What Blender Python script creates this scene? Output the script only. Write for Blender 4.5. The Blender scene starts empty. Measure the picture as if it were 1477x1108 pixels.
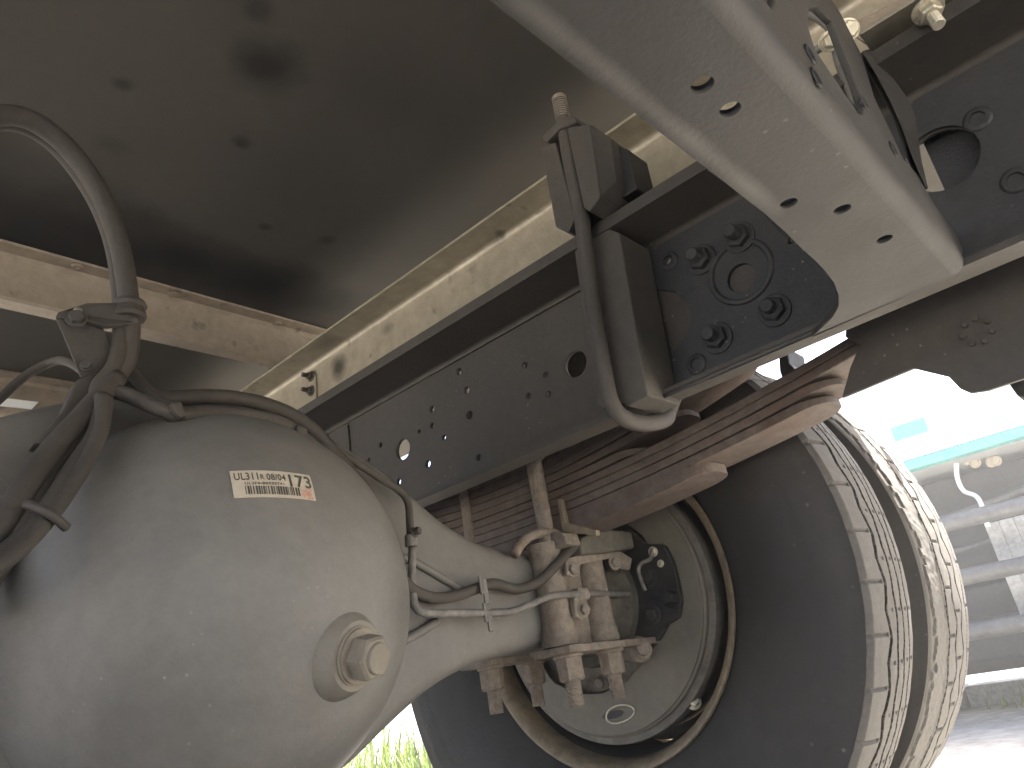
import bpy, bmesh, math, random
from mathutils import Vector, Matrix, noise
random.seed(7)
S = bpy.context.scene
COL = S.collection
PI = math.pi
H = 0.29                      # lens height above the ground; every z below is given relative to the lens

# ------------------------------------------------------------------ camera
RW = ((0.6718688, -0.7236080, -0.1580627),      # right
      (0.1831202, 0.3690633, -0.9111856),       # down
      (0.7176764, 0.5832527, 0.3804693))        # forward
cam = bpy.data.cameras.new('camera')
cam.sensor_fit = 'HORIZONTAL'; cam.sensor_width = 36.0
cam.lens = 1109.0 / 1477.0 * 36.0
cam.clip_start = 0.02; cam.clip_end = 900
co = bpy.data.objects.new('camera', cam); COL.objects.link(co)
r, d, f = (Vector(a) for a in RW)
m = Matrix((r, -d, -f)).transposed().to_4x4(); m.translation = (0, 0, H)
co.matrix_world = m
S.camera = co

# ------------------------------------------------------------------ light
SUN_EL, SUN_AZ = math.radians(58), math.radians(-22)      # azimuth from +X towards +Y
sd = Vector((math.cos(SUN_EL)*math.cos(SUN_AZ), math.cos(SUN_EL)*math.sin(SUN_AZ), math.sin(SUN_EL)))
w = bpy.data.worlds.new('World'); S.world = w; w.use_nodes = True
nt = w.node_tree; nt.nodes.clear()
sky = nt.nodes.new('ShaderNodeTexSky'); sky.sky_type = 'NISHITA'; sky.sun_disc = False
sky.sun_elevation = SUN_EL; sky.sun_rotation = math.atan2(sd.x, sd.y)
sky.air_density = 0.8; sky.dust_density = 6.0; sky.ozone_density = 1.0
bg = nt.nodes.new('ShaderNodeBackground'); bg.inputs[1].default_value = 0.09
wo = nt.nodes.new('ShaderNodeOutputWorld')
nt.links.new(sky.outputs[0], bg.inputs[0]); nt.links.new(bg.outputs[0], wo.inputs[0])
sl = bpy.data.lights.new('sun', 'SUN'); sl.energy = 5.0; sl.angle = math.radians(0.5); sl.color = (1, .95, .87)
so = bpy.data.objects.new('sun', sl); COL.objects.link(so)
so.rotation_euler = sd.to_track_quat('Z', 'Y').to_euler()
S.view_settings.view_transform = 'Standard'; S.view_settings.look = 'None'
S.view_settings.gamma = 1.0; S.view_settings.use_curve_mapping = False
S.view_settings.exposure = 3.3
S.cycles.max_bounces = 10; S.cycles.diffuse_bounces = 7

# ------------------------------------------------------------------ measuring helpers (pixel of the photograph -> place on a known plane)
def ray(px, py):
    a, b = (px-738.5)/1109.0, (py-554)/1109.0
    return Vector([RW[0][k]*a + RW[1][k]*b + RW[2][k] for k in range(3)])
def onX(px, py, X): v = ray(px, py); return v*(X/v.x)
def onY(px, py, Y): v = ray(px, py); return v*(Y/v.y)
def onZ(px, py, Z): v = ray(px, py); return v*(Z/v.z)

# ------------------------------------------------------------------ materials
def mat(name, base, dust=None, amount=.5, rough=.7, metal=0.0, scale=6.0, bump=.25, fine=60.0, chips=0.0, spots=0.0,
        rust=None, spec=.4, streak=0.0, blotches=None, blotch_col=(.006, .005, .004), chipcol=(.55, .5, .44), var=.35):
    m = bpy.data.materials.new(name); m.use_nodes = True
    t = m.node_tree; n = t.nodes; L = t.links
    bs = n['Principled BSDF']
    bs.inputs['Roughness'].default_value = rough; bs.inputs['Metallic'].default_value = metal
    bs.inputs['Specular IOR Level'].default_value = spec
    tc = n.new('ShaderNodeTexCoord')
    def nz(sc, det=6, ro=.6, vec=None, dist=0):
        x = n.new('ShaderNodeTexNoise'); x.inputs['Scale'].default_value = sc; x.inputs['Detail'].default_value = det
        x.inputs['Roughness'].default_value = ro; x.inputs['Distortion'].default_value = dist
        L.new(vec or tc.outputs['Object'], x.inputs['Vector']); return x.outputs['Fac']
    def ramp(src, a, b, va=0.0, vb=1.0):
        x = n.new('ShaderNodeMapRange'); x.inputs[1].default_value = a; x.inputs[2].default_value = b
        x.inputs[3].default_value = va; x.inputs[4].default_value = vb; x.clamp = True
        L.new(src, x.inputs[0]); return x.outputs[0]
    def mix(fac, a, b, mode='MIX'):
        x = n.new('ShaderNodeMix'); x.data_type = 'RGBA'; x.blend_type = mode
        if isinstance(fac, (int, float)): x.inputs[0].default_value = fac
        else: L.new(fac, x.inputs[0])
        for i, v in ((6, a), (7, b)):
            if isinstance(v, tuple): x.inputs[i].default_value = (*v, 1)
            else: L.new(v, x.inputs[i])
        return x.outputs[2]
    dust = dust or tuple(min(1, c*1.8) for c in base)
    big = nz(scale, 7, .62, dist=.3)
    c = mix(ramp(big, .5-.2, .5+.2, amount-.42, amount+.42), base, dust)
    if rust:
        c = mix(ramp(nz(scale*2.1, 8, .7), .52, .72, 0, .85), c, rust)
    fn = nz(fine, 8, .7)
    c = mix(1.0, c, ramp(fn, .3, .7, 1-var, 1+var), 'MULTIPLY')
    if streak:
        mp = n.new('ShaderNodeMapping'); mp.inputs['Scale'].default_value = (40, 40, 2.5)
        L.new(tc.outputs['Object'], mp.inputs['Vector'])
        c = mix(ramp(nz(1, 4, .6, mp.outputs[0]), .5, .75, 0, streak), c, tuple(x*.55 for x in dust))
    if spots:
        c = mix(ramp(nz(scale*5.3, 3, .5), .64, .74, 0, spots), c, blotch_col)
    if chips:
        v = n.new('ShaderNodeTexVoronoi'); v.inputs['Scale'].default_value = fine*1.1
        L.new(tc.outputs['Object'], v.inputs['Vector'])
        a = ramp(v.outputs['Distance'], .05, .14, 1, 0)
        b = ramp(nz(9, 2), .5, .62)
        mm = n.new('ShaderNodeMath'); mm.operation = 'MULTIPLY'; L.new(a, mm.inputs[0]); L.new(b, mm.inputs[1])
        m2 = n.new('ShaderNodeMath'); m2.operation = 'MULTIPLY'; L.new(mm.outputs[0], m2.inputs[0]); m2.inputs[1].default_value = chips
        c = mix(m2.outputs[0], c, chipcol)
    for (p, rad, soft, st) in (blotches or ()):
        mp = n.new('ShaderNodeMapping'); mp.inputs['Location'].default_value = tuple(-p[k]/rad[k] for k in range(3))
        mp.inputs['Scale'].default_value = tuple(1/rad[k] for k in range(3))
        L.new(tc.outputs['Object'], mp.inputs['Vector'])
        ln = n.new('ShaderNodeVectorMath'); ln.operation = 'LENGTH'; L.new(mp.outputs[0], ln.inputs[0])
        wob = n.new('ShaderNodeMath'); wob.operation = 'MULTIPLY_ADD'
        L.new(nz(14, 5, .6), wob.inputs[0]); wob.inputs[1].default_value = .9; L.new(ln.outputs['Value'], wob.inputs[2])
        c = mix(ramp(wob.outputs[0], 1.45-soft, 1.45, st, 0), c, blotch_col)
    L.new(c, bs.inputs['Base Color'])
    L.new(ramp(big, .3, .7, max(0, rough-.12), min(1, rough+.14)), bs.inputs['Roughness'])
    bp = n.new('ShaderNodeBump'); bp.inputs['Strength'].default_value = bump; bp.inputs['Distance'].default_value = .002
    mb = n.new('ShaderNodeMath'); mb.operation = 'ADD'; L.new(fn, mb.inputs[0]); L.new(nz(fine*4, 4, .6), mb.inputs[1])
    L.new(mb.outputs[0], bp.inputs['Height']); L.new(bp.outputs[0], bs.inputs['Normal'])
    return m

M = {}
M['rail'] = mat('dusty_black_frame_paint', (.034, .030, .026), (.062, .054, .045), .5, .62, scale=5, chips=.25, fine=80, streak=.25, bump=.18, var=.15)
M['rail_dark'] = mat('dark_frame_paint', (.022, .022, .023), (.042, .039, .036), .35, .58, scale=6, chips=.25, fine=80, bump=.18, var=.18)
M['member'] = mat('dusty_grey_member_paint', (.040, .037, .0335), (.057, .053, .048), .5, .62, scale=6, chips=.15, fine=70, bump=.12, var=.09,
    blotches=[((x_, .121, .264+H-.009), (.05, .0075, .02), .9, .55) for x_ in (.27, .33, .40, .21)], blotch_col=(.19, .178, .16))
M['clamp'] = mat('dark_grey_clamp_steel', (.042, .037, .032), (.075, .066, .056), .5, .7, scale=12, fine=80, bump=.2, var=.15)
M['galv'] = mat('dirty_galvanised_steel', (.34, .305, .235), (.25, .222, .17), .45, .42, metal=.35, scale=4, fine=45, spots=.75, spec=.5, bump=.2, var=.2,
    blotches=[(tuple(onX(490, 530, .7735)+Vector((0, 0, H))), (.03, .030, .030), .8, .93), (tuple(onZ(470, 492, .642)+Vector((0, 0, H))), (.03, .05, .02), .9, .75), (tuple(onX(560, 475, .7735)+Vector((0, 0, H))), (.02, .02, .012), .8, .5)], blotch_col=(.03, .027, .022))
M['galv_dull'] = mat('brownish_galvanised_steel', (.30, .25, .195), (.23, .19, .145), .5, .5, metal=.2, scale=4, fine=50, spots=.6, var=.2)
M['housing'] = mat('dust_coated_axle_paint', (.092, .086, .075), (.178, .168, .149), .5, .55, scale=5, fine=90, bump=.14, chips=.22, var=.09,
    blotches=[((.435, .50, .085+H), (.05, .05, .035), .9, .45), ((.50, .55, .02+H), (.02, .06, .06), .9, .5), ((.36, .47, .03+H), (.05, .05, .03), 1.0, .3), ((.29, .47, .20+H), (.06, .06, .03), 1., .25)], blotch_col=(.040, .038, .036))
M['cast'] = mat('brown_dusty_casting', (.15, .125, .10), (.24, .205, .165), .5, .85, scale=14, fine=80, bump=.7, rust=(.16, .10, .065))
M['nut'] = mat('rust_brown_nut_steel', (.165, .135, .105), (.24, .20, .158), .5, .85, scale=20, fine=90, bump=.6, rust=(.15, .10, .07))
M['spring'] = mat('rusty_spring_steel', (.072, .054, .044), (.122, .097, .081), .5, .75, scale=9, fine=70, bump=.4, rust=(.10, .056, .038))
M['cover'] = mat('dusty_backing_plate', (.115, .103, .080), (.175, .158, .125), .55, .65, scale=8, fine=80, bump=.2, chips=.1, var=.12)
M['drum'] = mat('grey_brown_drum_iron', (.11, .10, .085), (.19, .17, .14), .5, .7, scale=9, fine=60, bump=.4, rust=(.14, .085, .05))
M['dark'] = mat('oily_black_iron', (.022, .021, .020), (.050, .046, .041), .4, .5, scale=12, fine=70, bump=.5, chips=.3)
M['olive'] = mat('olive_dusty_casting', (.070, .066, .052), (.125, .115, .092), .5, .8, scale=10, fine=60, bump=.5)
M['rim'] = mat('tan_worn_rim_paint', (.25, .20, .135), (.16, .13, .09), .45, .5, scale=12, fine=60, metal=.2, bump=.3)
M['barrel'] = mat('dark_rim_barrel', (.03, .028, .025), (.07, .06, .05), .4, .6, scale=8)
M['rubber'] = mat('dusty_tyre_sidewall', (.026, .024, .022), (.056, .051, .045), .5, .62, scale=4, fine=45, bump=.2, chips=.2, var=.12)
M['tread'] = mat('dusty_tyre_tread', (.060, .056, .051), (.102, .095, .087), .55, .9, scale=9, fine=120, bump=.4, var=.15)
M['groove'] = mat('dark_tyre_groove', (.018, .017, .016), (.04, .036, .032), .4, .95, scale=9)
M['hose'] = mat('dusty_rubber_hose', (.033, .028, .023), (.078, .067, .055), .5, .75, scale=7, fine=140, bump=.25, var=.12)
M['pipe'] = mat('grey_coated_brake_pipe', (.10, .095, .085), (.19, .175, .155), .5, .6, scale=16, fine=80, bump=.3)
M['bright'] = mat('bright_zinc_fitting', (.62, .57, .45), (.5, .45, .34), .4, .35, metal=.6, scale=20, fine=90, var=.15)
M['plug'] = mat('tan_dusty_plug', (.15, .128, .095), (.21, .18, .137), .5, .7, scale=24, fine=110, bump=.3, var=.15)
M['boss'] = mat('dust_caked_boss', (.135, .12, .095), (.20, .18, .145), .5, .7, scale=12, fine=90, bump=.2, var=.1)
M['white'] = mat('white_body_paint', (.78, .80, .80), (.66, .70, .70), .3, .35, scale=2, fine=20, var=.06, bump=.05)
M['teal'] = mat('teal_green_trim', (.10, .42, .38), (.16, .5, .45), .4, .4, scale=6)
M['ndark'] = mat('far_dark_chassis_paint', (.02, .023, .026), (.05, .05, .05), .4, .6, scale=4)
M['guard'] = mat('grey_guard_tube_paint', (.07, .07, .072), (.12, .118, .115), .4, .4, scale=7, chips=.4, fine=40)
M['box'] = mat('pale_grey_ribbed_steel', (.36, .36, .35), (.26, .25, .24), .4, .5, scale=6)
M['orange'] = mat('orange_lamp_plastic', (.75, .18, .03), (.6, .14, .03), .3, .3, scale=8)

def dark_patch_at(px, py, rx, ry, soft=.7, st=.9):
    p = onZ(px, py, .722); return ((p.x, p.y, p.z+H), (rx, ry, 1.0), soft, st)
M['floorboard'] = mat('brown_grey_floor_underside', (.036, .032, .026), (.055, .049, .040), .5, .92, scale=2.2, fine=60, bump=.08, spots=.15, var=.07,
    blotches=[dark_patch_at(388, 98, .058, .050, .8, .85), dark_patch_at(120, 335, .20, .13, 1., .93), dark_patch_at(250, 370, .18, .10, .9, .95), dark_patch_at(380, 410, .16, .10, .9, .98), dark_patch_at(60, 360, .22, .12, .9, .96), dark_patch_at(540, 120, .25, .10, 1.2, .35),  # broad dark patches beside the near cross beam, plus smaller stains
            dark_patch_at(10, 290, .20, .16, 1., .9), dark_patch_at(470, 440, .09, .07, 1., .85), dark_patch_at(472, 347, .020, .018, .7, .8),
            dark_patch_at(348, 207, .018, .016, .7, .8), dark_patch_at(176, 122, .016, .014, .7, .8), dark_patch_at(382, 328, .014, .012, .7, .8),
            dark_patch_at(372, 15, .02, .02, .7, .6), dark_patch_at(160, 210, .03, .02, 1, .5)])

# ------------------------------------------------------------------ object helpers
class Thing:
    def __init__(s, name, label, cat, loc, group=None, kind=None):
        o = bpy.data.objects.new(name, None); COL.objects.link(o)
        o.empty_display_size = .1
        o.location = (loc[0], loc[1], loc[2]+H)
        o['label'] = label; o['category'] = cat
        if group: o['group'] = group
        if kind: o['kind'] = kind
        s.o = o
def origin_of(o):
    return Vector(o.location) if o.parent is None else origin_of(o.parent)
def link(name, me, material, parent=None, smooth=False, bevel=0, seg=2, angle=35):
    o = bpy.data.objects.new(name, me); COL.objects.link(o)
    mats = material if isinstance(material, (list, tuple)) else [material]
    if not me.materials:
        for x in mats: me.materials.append(x)
    if parent is not None:
        p = parent.o if isinstance(parent, Thing) else parent
        o.parent = p
        o.matrix_parent_inverse = Matrix.Identity(4)
        if isinstance(parent, Thing):
            o.matrix_parent_inverse = Matrix.Translation(p.location).inverted()
    if smooth:
        me.polygons.foreach_set('use_smooth', [True]*len(me.polygons))
        if smooth != 'all':
            sharp_by_angle(me, math.radians(40 if smooth is True else smooth))
    if bevel:
        b = o.modifiers.new('bevel', 'BEVEL'); b.width = bevel; b.segments = seg; b.limit_method = 'ANGLE'; b.angle_limit = math.radians(angle)
    return o
def sharp_by_angle(me, a):
    bm = bmesh.new(); bm.from_mesh(me)
    for e in bm.edges:
        if len(e.link_faces) == 2 and e.calc_face_angle(0) > a: e.smooth = False
    bm.to_mesh(me); bm.free()
def tag(o, label, cat, group=None, kind=None):
    o['label'] = label
    if cat: o['category'] = cat
    if group: o['group'] = group
    if kind: o['kind'] = kind
    return o
def mesh(vs, fs, name='mesh', up=True):
    me = bpy.data.meshes.new(name)
    me.from_pydata([(v[0], v[1], v[2]+(H if up else 0)) for v in vs], [], fs)
    bm = bmesh.new(); bm.from_mesh(me); bmesh.ops.recalc_face_normals(bm, faces=bm.faces); bm.to_mesh(me); bm.free()
    return me
class MB:
    def __init__(s): s.v = []; s.f = []
    def add(s, vs, fs):
        k = len(s.v); s.v += [tuple(v) for v in vs]; s.f += [tuple(i+k for i in f) for f in fs]; return s
    def box(s, x0, x1, y0, y1, z0, z1):
        vs = [(x, y, z) for x in (x0, x1) for y in (y0, y1) for z in (z0, z1)]
        return s.add(vs, [(0, 1, 3, 2), (4, 6, 7, 5), (0, 4, 5, 1), (2, 3, 7, 6), (0, 2, 6, 4), (1, 5, 7, 3)])
    def prism(s, poly, off):            # poly: list of 3-D points (planar), off: thickness vector
        n = len(poly); off = Vector(off)
        vs = [Vector(p) for p in poly] + [Vector(p)+off for p in poly]
        return s.add(vs, [tuple(range(n)), tuple(range(2*n-1, n-1, -1))] + [(i, (i+1) % n, n+(i+1) % n, n+i) for i in range(n)])
    def rod(s, a, b, ra, rb=None, n=16, caps=True, rot=0):
        a, b = Vector(a), Vector(b); rb = ra if rb is None else rb
        ax = (b-a).normalized(); u = ax.orthogonal().normalized(); w_ = ax.cross(u)
        vs = []
        for p, r_ in ((a, ra), (b, rb)):
            for i in range(n):
                t = 2*PI*i/n+rot; vs.append(p + (u*math.cos(t)+w_*math.sin(t))*r_)
        fs = [(i, (i+1) % n, n+(i+1) % n, n+i) for i in range(n)]
        if caps: fs += [tuple(range(n-1, -1, -1)), tuple(range(n, 2*n))]
        return s.add(vs, fs)
    def spin(s, a, ax, prof, n=32, close=False):   # prof: (distance along ax, radius)
        a = Vector(a); ax = Vector(ax).normalized(); u = ax.orthogonal().normalized(); w_ = ax.cross(u)
        m_ = len(prof); vs = []
        for i in range(n):
            t = 2*PI*i/n
            for (h, r_) in prof: vs.append(a + ax*h + (u*math.cos(t)+w_*math.sin(t))*r_)
        fs = []
        for i in range(n):
            j = (i+1) % n
            for k in range(m_-1): fs.append((i*m_+k, j*m_+k, j*m_+k+1, i*m_+k+1))
            if close: fs.append((i*m_+m_-1, j*m_+m_-1, j*m_, i*m_))
        return s.add(vs, fs)
    def thread(s, a, b, r_, pitch=.0022, n=14):
        a, b = Vector(a), Vector(b); Ln = (b-a).length; k = max(2, int(Ln/pitch)); prof = [(0, 0), (0, r_*.9)]
        for i in range(k):
            prof += [((i+.15)*Ln/k, r_*.9), ((i+.5)*Ln/k, r_), ((i+.85)*Ln/k, r_*.9)]
        prof += [(Ln, r_*.85), (Ln, 0)]
        return s.spin(a, b-a, prof, n)
    def build(s, name, material, parent=None, **k):
        return link(name, mesh(s.v, s.f, name), material, parent, **k)
def smooth_path(pts, sub=8):
    P = [Vector(p) for p in pts]; P = [P[0]*2-P[1]] + P + [P[-1]*2-P[-2]]; out = []
    for i in range(1, len(P)-2):
        a, b, c, d_ = P[i-1:i+3]
        for j in range(sub):
            t = j/sub
            out.append(.5*((2*b)+(c-a)*t+(2*a-5*b+4*c-d_)*t*t+(3*b-a-3*c+d_)*t**3))
    out.append(P[-2]); return out
def tube(pts, r_, n=12, sub=8, mb=None, lump=0.0):
    mb = mb or MB(); P = smooth_path(pts, sub) if sub > 1 else [Vector(p) for p in pts]
    vs = []; u = None
    for i, p in enumerate(P):
        t = (P[min(i+1, len(P)-1)]-P[max(i-1, 0)]).normalized()
        if u is None: u = t.orthogonal().normalized()
        u = (u - t*u.dot(t)).normalized(); w_ = t.cross(u)
        rr = r_*(1+lump*noise.noise(p*60))
        for k in range(n):
            a = 2*PI*k/n; vs.append(p+(u*math.cos(a)+w_*math.sin(a))*rr)
    m_ = len(P); fs = []
    for i in range(m_-1):
        for k in range(n): fs.append((i*n+k, i*n+(k+1) % n, (i+1)*n+(k+1) % n, (i+1)*n+k))
    fs += [tuple(range(n-1, -1, -1)), tuple(range((m_-1)*n, m_*n))]
    return mb.add(vs, fs)
def circle2(c, r_, n=20, ry=None):
    return [(c[0]+r_*math.cos(2*PI*i/n), c[1]+(ry or r_)*math.sin(2*PI*i/n)) for i in range(n)]
def plate(name, outline, holes, thick, frame, material, parent, bevel=.0, smooth=False):
    """flat plate with real holes; outline/holes are 2-D, frame = (origin, u, v): thickness is centred on the plane"""
    cu = bpy.data.curves.new(name, 'CURVE'); cu.dimensions = '2D'; cu.fill_mode = 'BOTH'; cu.extrude = thick/2
    for poly in [outline]+list(holes):
        sp = cu.splines.new('POLY'); sp.points.add(len(poly)-1)
        for i, (a, b) in enumerate(poly): sp.points[i].co = (a, b, 0, 1)
        sp.use_cyclic_u = True
    tmp = bpy.data.objects.new('tmp', cu); COL.objects.link(tmp)
    me = bpy.data.meshes.new_from_object(tmp.evaluated_get(bpy.context.evaluated_depsgraph_get()))
    bpy.data.objects.remove(tmp); bpy.data.curves.remove(cu)
    me.materials.clear()
    o_, u, v = (Vector(x) for x in frame); nn = u.cross(v).normalized()
    for vt in me.vertices:
        c = vt.co; q = o_+u*c.x+v*c.y+nn*c.z; vt.co = (q.x, q.y, q.z+H)
    bm = bmesh.new(); bm.from_mesh(me); bmesh.ops.remove_doubles(bm, verts=bm.verts, dist=1e-6)
    bmesh.ops.recalc_face_normals(bm, faces=bm.faces); bm.to_mesh(me); bm.free()
    return link(name, me, material, parent, bevel=bevel, smooth=smooth)
FX = lambda X: ((X, 0, 0), (0, 1, 0), (0, 0, 1))       # plate in a plane across X: 2-D = (y, z)
FY = lambda Y: ((0, Y, 0), (1, 0, 0), (0, 0, 1))       # (x, z)
FZ = lambda Z: ((0, 0, Z), (1, 0, 0), (0, 1, 0))       # (x, y)
def yz(px, py, X): p = onX(px, py, X); return (p.y, p.z)
def xz(px, py, Y): p = onY(px, py, Y); return (p.x, p.z)
def xy(px, py, Z): p = onZ(px, py, Z); return (p.x, p.y)
def bolt(parent, p, ax, r_, h, material, wash=1.35, stub=0.0, name='bolt', turn=.3, dome=False):
    """hex head on a washer at p, pointing along ax"""
    p = Vector(p); ax = Vector(ax).normalized(); mb = MB()
    if wash: mb.spin(p, ax, [(0, 0), (0, r_*wash), (r_*.18, r_*wash), (r_*.22, r_*wash*.93), (r_*.22, 0)], 20)
    mb.rod(p+ax*r_*.2, p+ax*(h*.9), r_, r_, 6, rot=turn); mb.rod(p+ax*h*.9, p+ax*h, r_*.98, r_*.82, 6, rot=turn)
    if stub: mb.thread(p+ax*h, p+ax*(h+stub), r_*.58)
    return mb.build(name, material, parent, bevel=r_*.06)

# ================================================================== THE SETTING
def ground():
    n = 60; vs = []; fs = []
    xs = [-400, -120, -40, -14] + [-8+.5*i for i in range(60)] + [26, 40, 90, 200, 500]
    ys = [-400, -120, -40, -14] + [-8+.5*i for i in range(60)] + [26, 40, 90, 200, 500]
    for x in xs:
        for y in ys: vs.append((x, y, -H + (.012*noise.noise(Vector((x*.5, y*.5, 3)))-.006 if abs(x) < 30 and abs(y) < 30 else 0)))
    k = len(ys)
    for i in range(len(xs)-1):
        for j in range(k-1): fs.append((i*k+j, (i+1)*k+j, (i+1)*k+j+1, i*k+j+1))
    g = mat('packed_grit_ground', (.30, .285, .255), (.42, .40, .36), .5, .95, scale=.8, fine=14, bump=1.0, spots=.25, blotch_col=(.1, .09, .07))
    return tag(link('ground', mesh(vs, fs), g, smooth='all'), 'pale dusty grit ground under and around the lorry', None, kind='structure')
ground()
rd = MB().box(3.75, 9.5, -60, 60, -H-.02, -H+.012).build('road', mat('worn_asphalt', (.075, .073, .07), (.12, .115, .105), .5, .9, scale=1.2, fine=30, bump=.8))
tag(rd, 'grey asphalt road beyond the neighbouring lorry', None, kind='structure')
kb = Thing('kerb', 'low pale concrete kerb line along the edge of the road', 'kerb', (3.6, 0, -H))
for i in range(24):
    y = -7+i*.61
    MB().box(3.58, 3.74, y, y+.598, -H-.03, -H+.075+random.uniform(-.003, .003)).build('kerbstone', M['box'], kb, bevel=.01)

# ================================================================== BODY FLOOR (underside)
ZF = .642; ZP = .722      # underside of the long beam's flange, underside of the floor panel
bf = Thing('body_floor', 'dark brown underside of the cargo floor with dark stains and galvanised beams', 'cargo floor', (.35, 1.0, ZF))
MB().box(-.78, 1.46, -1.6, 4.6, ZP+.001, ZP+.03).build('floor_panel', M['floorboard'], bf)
XW = .7735
mb = MB()      # longitudinal angle: inward flange with a soft bend, then a vertical web
sec = [(.7205, ZF-.0005), (.7205, ZF-.0045)]
for i in range(7):
    a = PI/2*i/6; sec.append((XW-.010+.008*math.sin(a)-.0, ZF-.0045-.010+.010*math.cos(a)))
sec += [(XW-.002, ZF-.150), (XW+.002, ZF-.150), (XW+.002, ZF-.0005)]
mb.prism([(x, -1.5, z) for x, z in sec], (0, 5.9, 0))
lb = mb.build('longitudinal_beam', M['galv'], bf, smooth=30)
# subframe runner that carries the beam on the frame rail
MB().box(.716, XW-.004, -1.4, 4.2, .467, .515).build('subframe_runner', M['rail_dark'], bf)
def cross_beam(y, z0=.0, parent=bf, tint='galv_dull', x0=-.75, x1=.86):
    mb = MB()
    # top lip towards the camera, face, bottom flange away from it
    sec = [(y-.028, ZP-.0005), (y-.028, ZP-.005), (y-.006, ZP-.006), (y, ZP-.012), (y+.001, ZF+.006), (y+.0045, ZF+.002), (y+.031, ZF+.002),
           (y+.031, ZF+.006), (y+.006, ZF+.007), (y+.006, ZP-.0005)]
    mb.prism([(x0, a, b) for a, b in sec], (x1-x0, 0, 0))
    return mb.build('cross_beam', M[tint], parent, smooth=30)
for y in (1.119, 1.545, 1.95, 2.37, 2.8, 3.2, 3.6): cross_beam(y)
MB().prism([onY(-20, 571, 1.54), onY(56, 580, 1.54), onY(46, 590, 1.54), onY(-20, 583, 1.54)], (0, .003, 0)).build('white_strip', M['white'], bf)  # plain white strip drawn for the thin white slit at far left
# rivets on the lip and holes plugs
for px, py in ((111, 384), (400, 467), (250, 425)):
    p = onZ(px, py, ZP-.006); MB().spin(p, (0, 0, -1), [(0, .0085), (.0015, .0085), (.003, .006), (.003, .0045), (.001, .003), (.001, 0)], 18).build('rivet', M['galv_dull'], bf, smooth=True)
# splice plate with two bolts on the beam web
p0, p1 = onX(455, 533, XW-.004), onX(453, 578, XW-.004)
MB().box(XW-.0065, XW-.0022, p0.y-.0, p0.y+.17, .50, ZF-.032).build('splice_plate', M['galv'], bf, bevel=.0007)
for px, py in ((449, 543), (449, 564)):
    p = onX(px, py, XW-.0065); bolt(bf, p, (-1, 0, 0), .0078, .008, M['clamp'], stub=.012)
# ribs of sheet seams on the far floor
# ================================================================== FRAME RAIL
XR = .70; ZB, ZT = .262, .449; XF = .63
rail = Thing('frame_rail', 'long dusty black chassis frame rail full of punched holes above the leaf spring', 'frame rail', (XR, 1.0, ZB))
holes = [(581, 648, .0155), (830, 525, .0165), (662, 536, .0052), (673, 563, .0052), (677, 599, .0058), (623, 590, .0050), (623, 614, .0042),
         (604, 623, .0036), (640, 631, .0040), (617, 669, .0055), (575, 695, .0050), (549, 642, .0042), (532, 663, .0034), (757, 527, .0046),
         (787, 541, .0044), (762, 571, .0044), (791, 569, .0044), (690, 660, .0046), (937, 431, .0062), (1360, 232, .030), (968, 377, .006)]
hp = [circle2(yz(px, py, XR), r_, 22) for px, py, r_ in holes]
plate('web', [(-1.2, ZB+.012), (4.2, ZB+.012), (4.2, ZT-.008), (-1.2, ZT-.008)], hp, .006, FX(XR+.003), M['rail'], rail)
def lflange(zc, sgn, xf, name):
    mb = MB(); R_ = .012; t = .006; sec = []
    # outer surface from the web end round the bend to the flange tip, then back inside
    zo = zc; inner = []; outer = []
    for i in range(7):
        a = PI/2*i/6
        outer.append((XR+t-R_+R_*math.cos(a), zo+sgn*(-R_+R_*math.sin(a))))
        ri = R_-t; inner.append((XR+t-R_+ri*math.cos(a), zo+sgn*(-R_+ri*math.sin(a))))
    sec = outer+[(xf, zo), (xf, zo-sgn*t)]+inner[::-1]
    mb.prism([(x, -1.2, z) for x, z in sec], (0, 5.4, 0))
    return mb.build(name, M['rail'], rail, smooth=30)
lflange(ZT+.006, 1, XF, 'flange')
lflange(ZB, -1, .665, 'flange')
MB().box(XF+.002, XR+.03, -1.2, 4.2, ZT+.0065, ZT+.016).build('liner_strip', M['rail'], rail, bevel=.001)
# far reinforcement sheet and its rivets
pl = yz(505, 630, XR)[0]
plate('reinforcement_sheet', [(pl, .285), (2.6, .285), (2.6, .437), (pl, .437)], [circle2((pl+.018, .392), .006, 16)], .003, FX(XR-.0018), M['rail'], rail)
bolt(rail, (XR-.003, pl+.045, .392), (-1, 0, 0), .008, .005, M['rail'], wash=1.1, name='rivet')
# raised plate between clamp and cross member
ol = [(930, 347), (934, 408), (952, 418), (975, 421), (992, 440), (998, 458), (994, 478), (982, 497), (970, 510), (968, 560)]
o2 = [yz(px, py, XR-.004) for px, py in ol]
o2[-1] = (o2[-1][0], .276); 
o2 = [(o2[0][0], .440)] + o2 + [(-1.0, .276), (-1.0, .440)]
plate('gusset_plate', o2, [circle2(yz(1073, 403, XR), .0155, 24), circle2(yz(965, 377, XR), .0055), circle2(yz(937, 431, XR), .006), circle2(yz(1360, 232, XR), .030, 32)], .005, FX(XR-.0028), M['rail_dark'], rail, bevel=.0012)
sb = [onX(1352, 262, .722), onX(1340, 196, .722)]
MB().box(.722, .726, -.12, onX(1349, 244, .722).y, .28, .44).build('cover_plate', M['rail_dark'], rail)
c = onX(1068, 392, XR-.0055)
MB().spin(c, (-1, 0, 0), [(0, .036), (.0025, .0345), (.003, .033), (.0025, .0305), (0, .029)], 40).build('pressed_ring', M['rail_dark'], rail, smooth=True)
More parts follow.
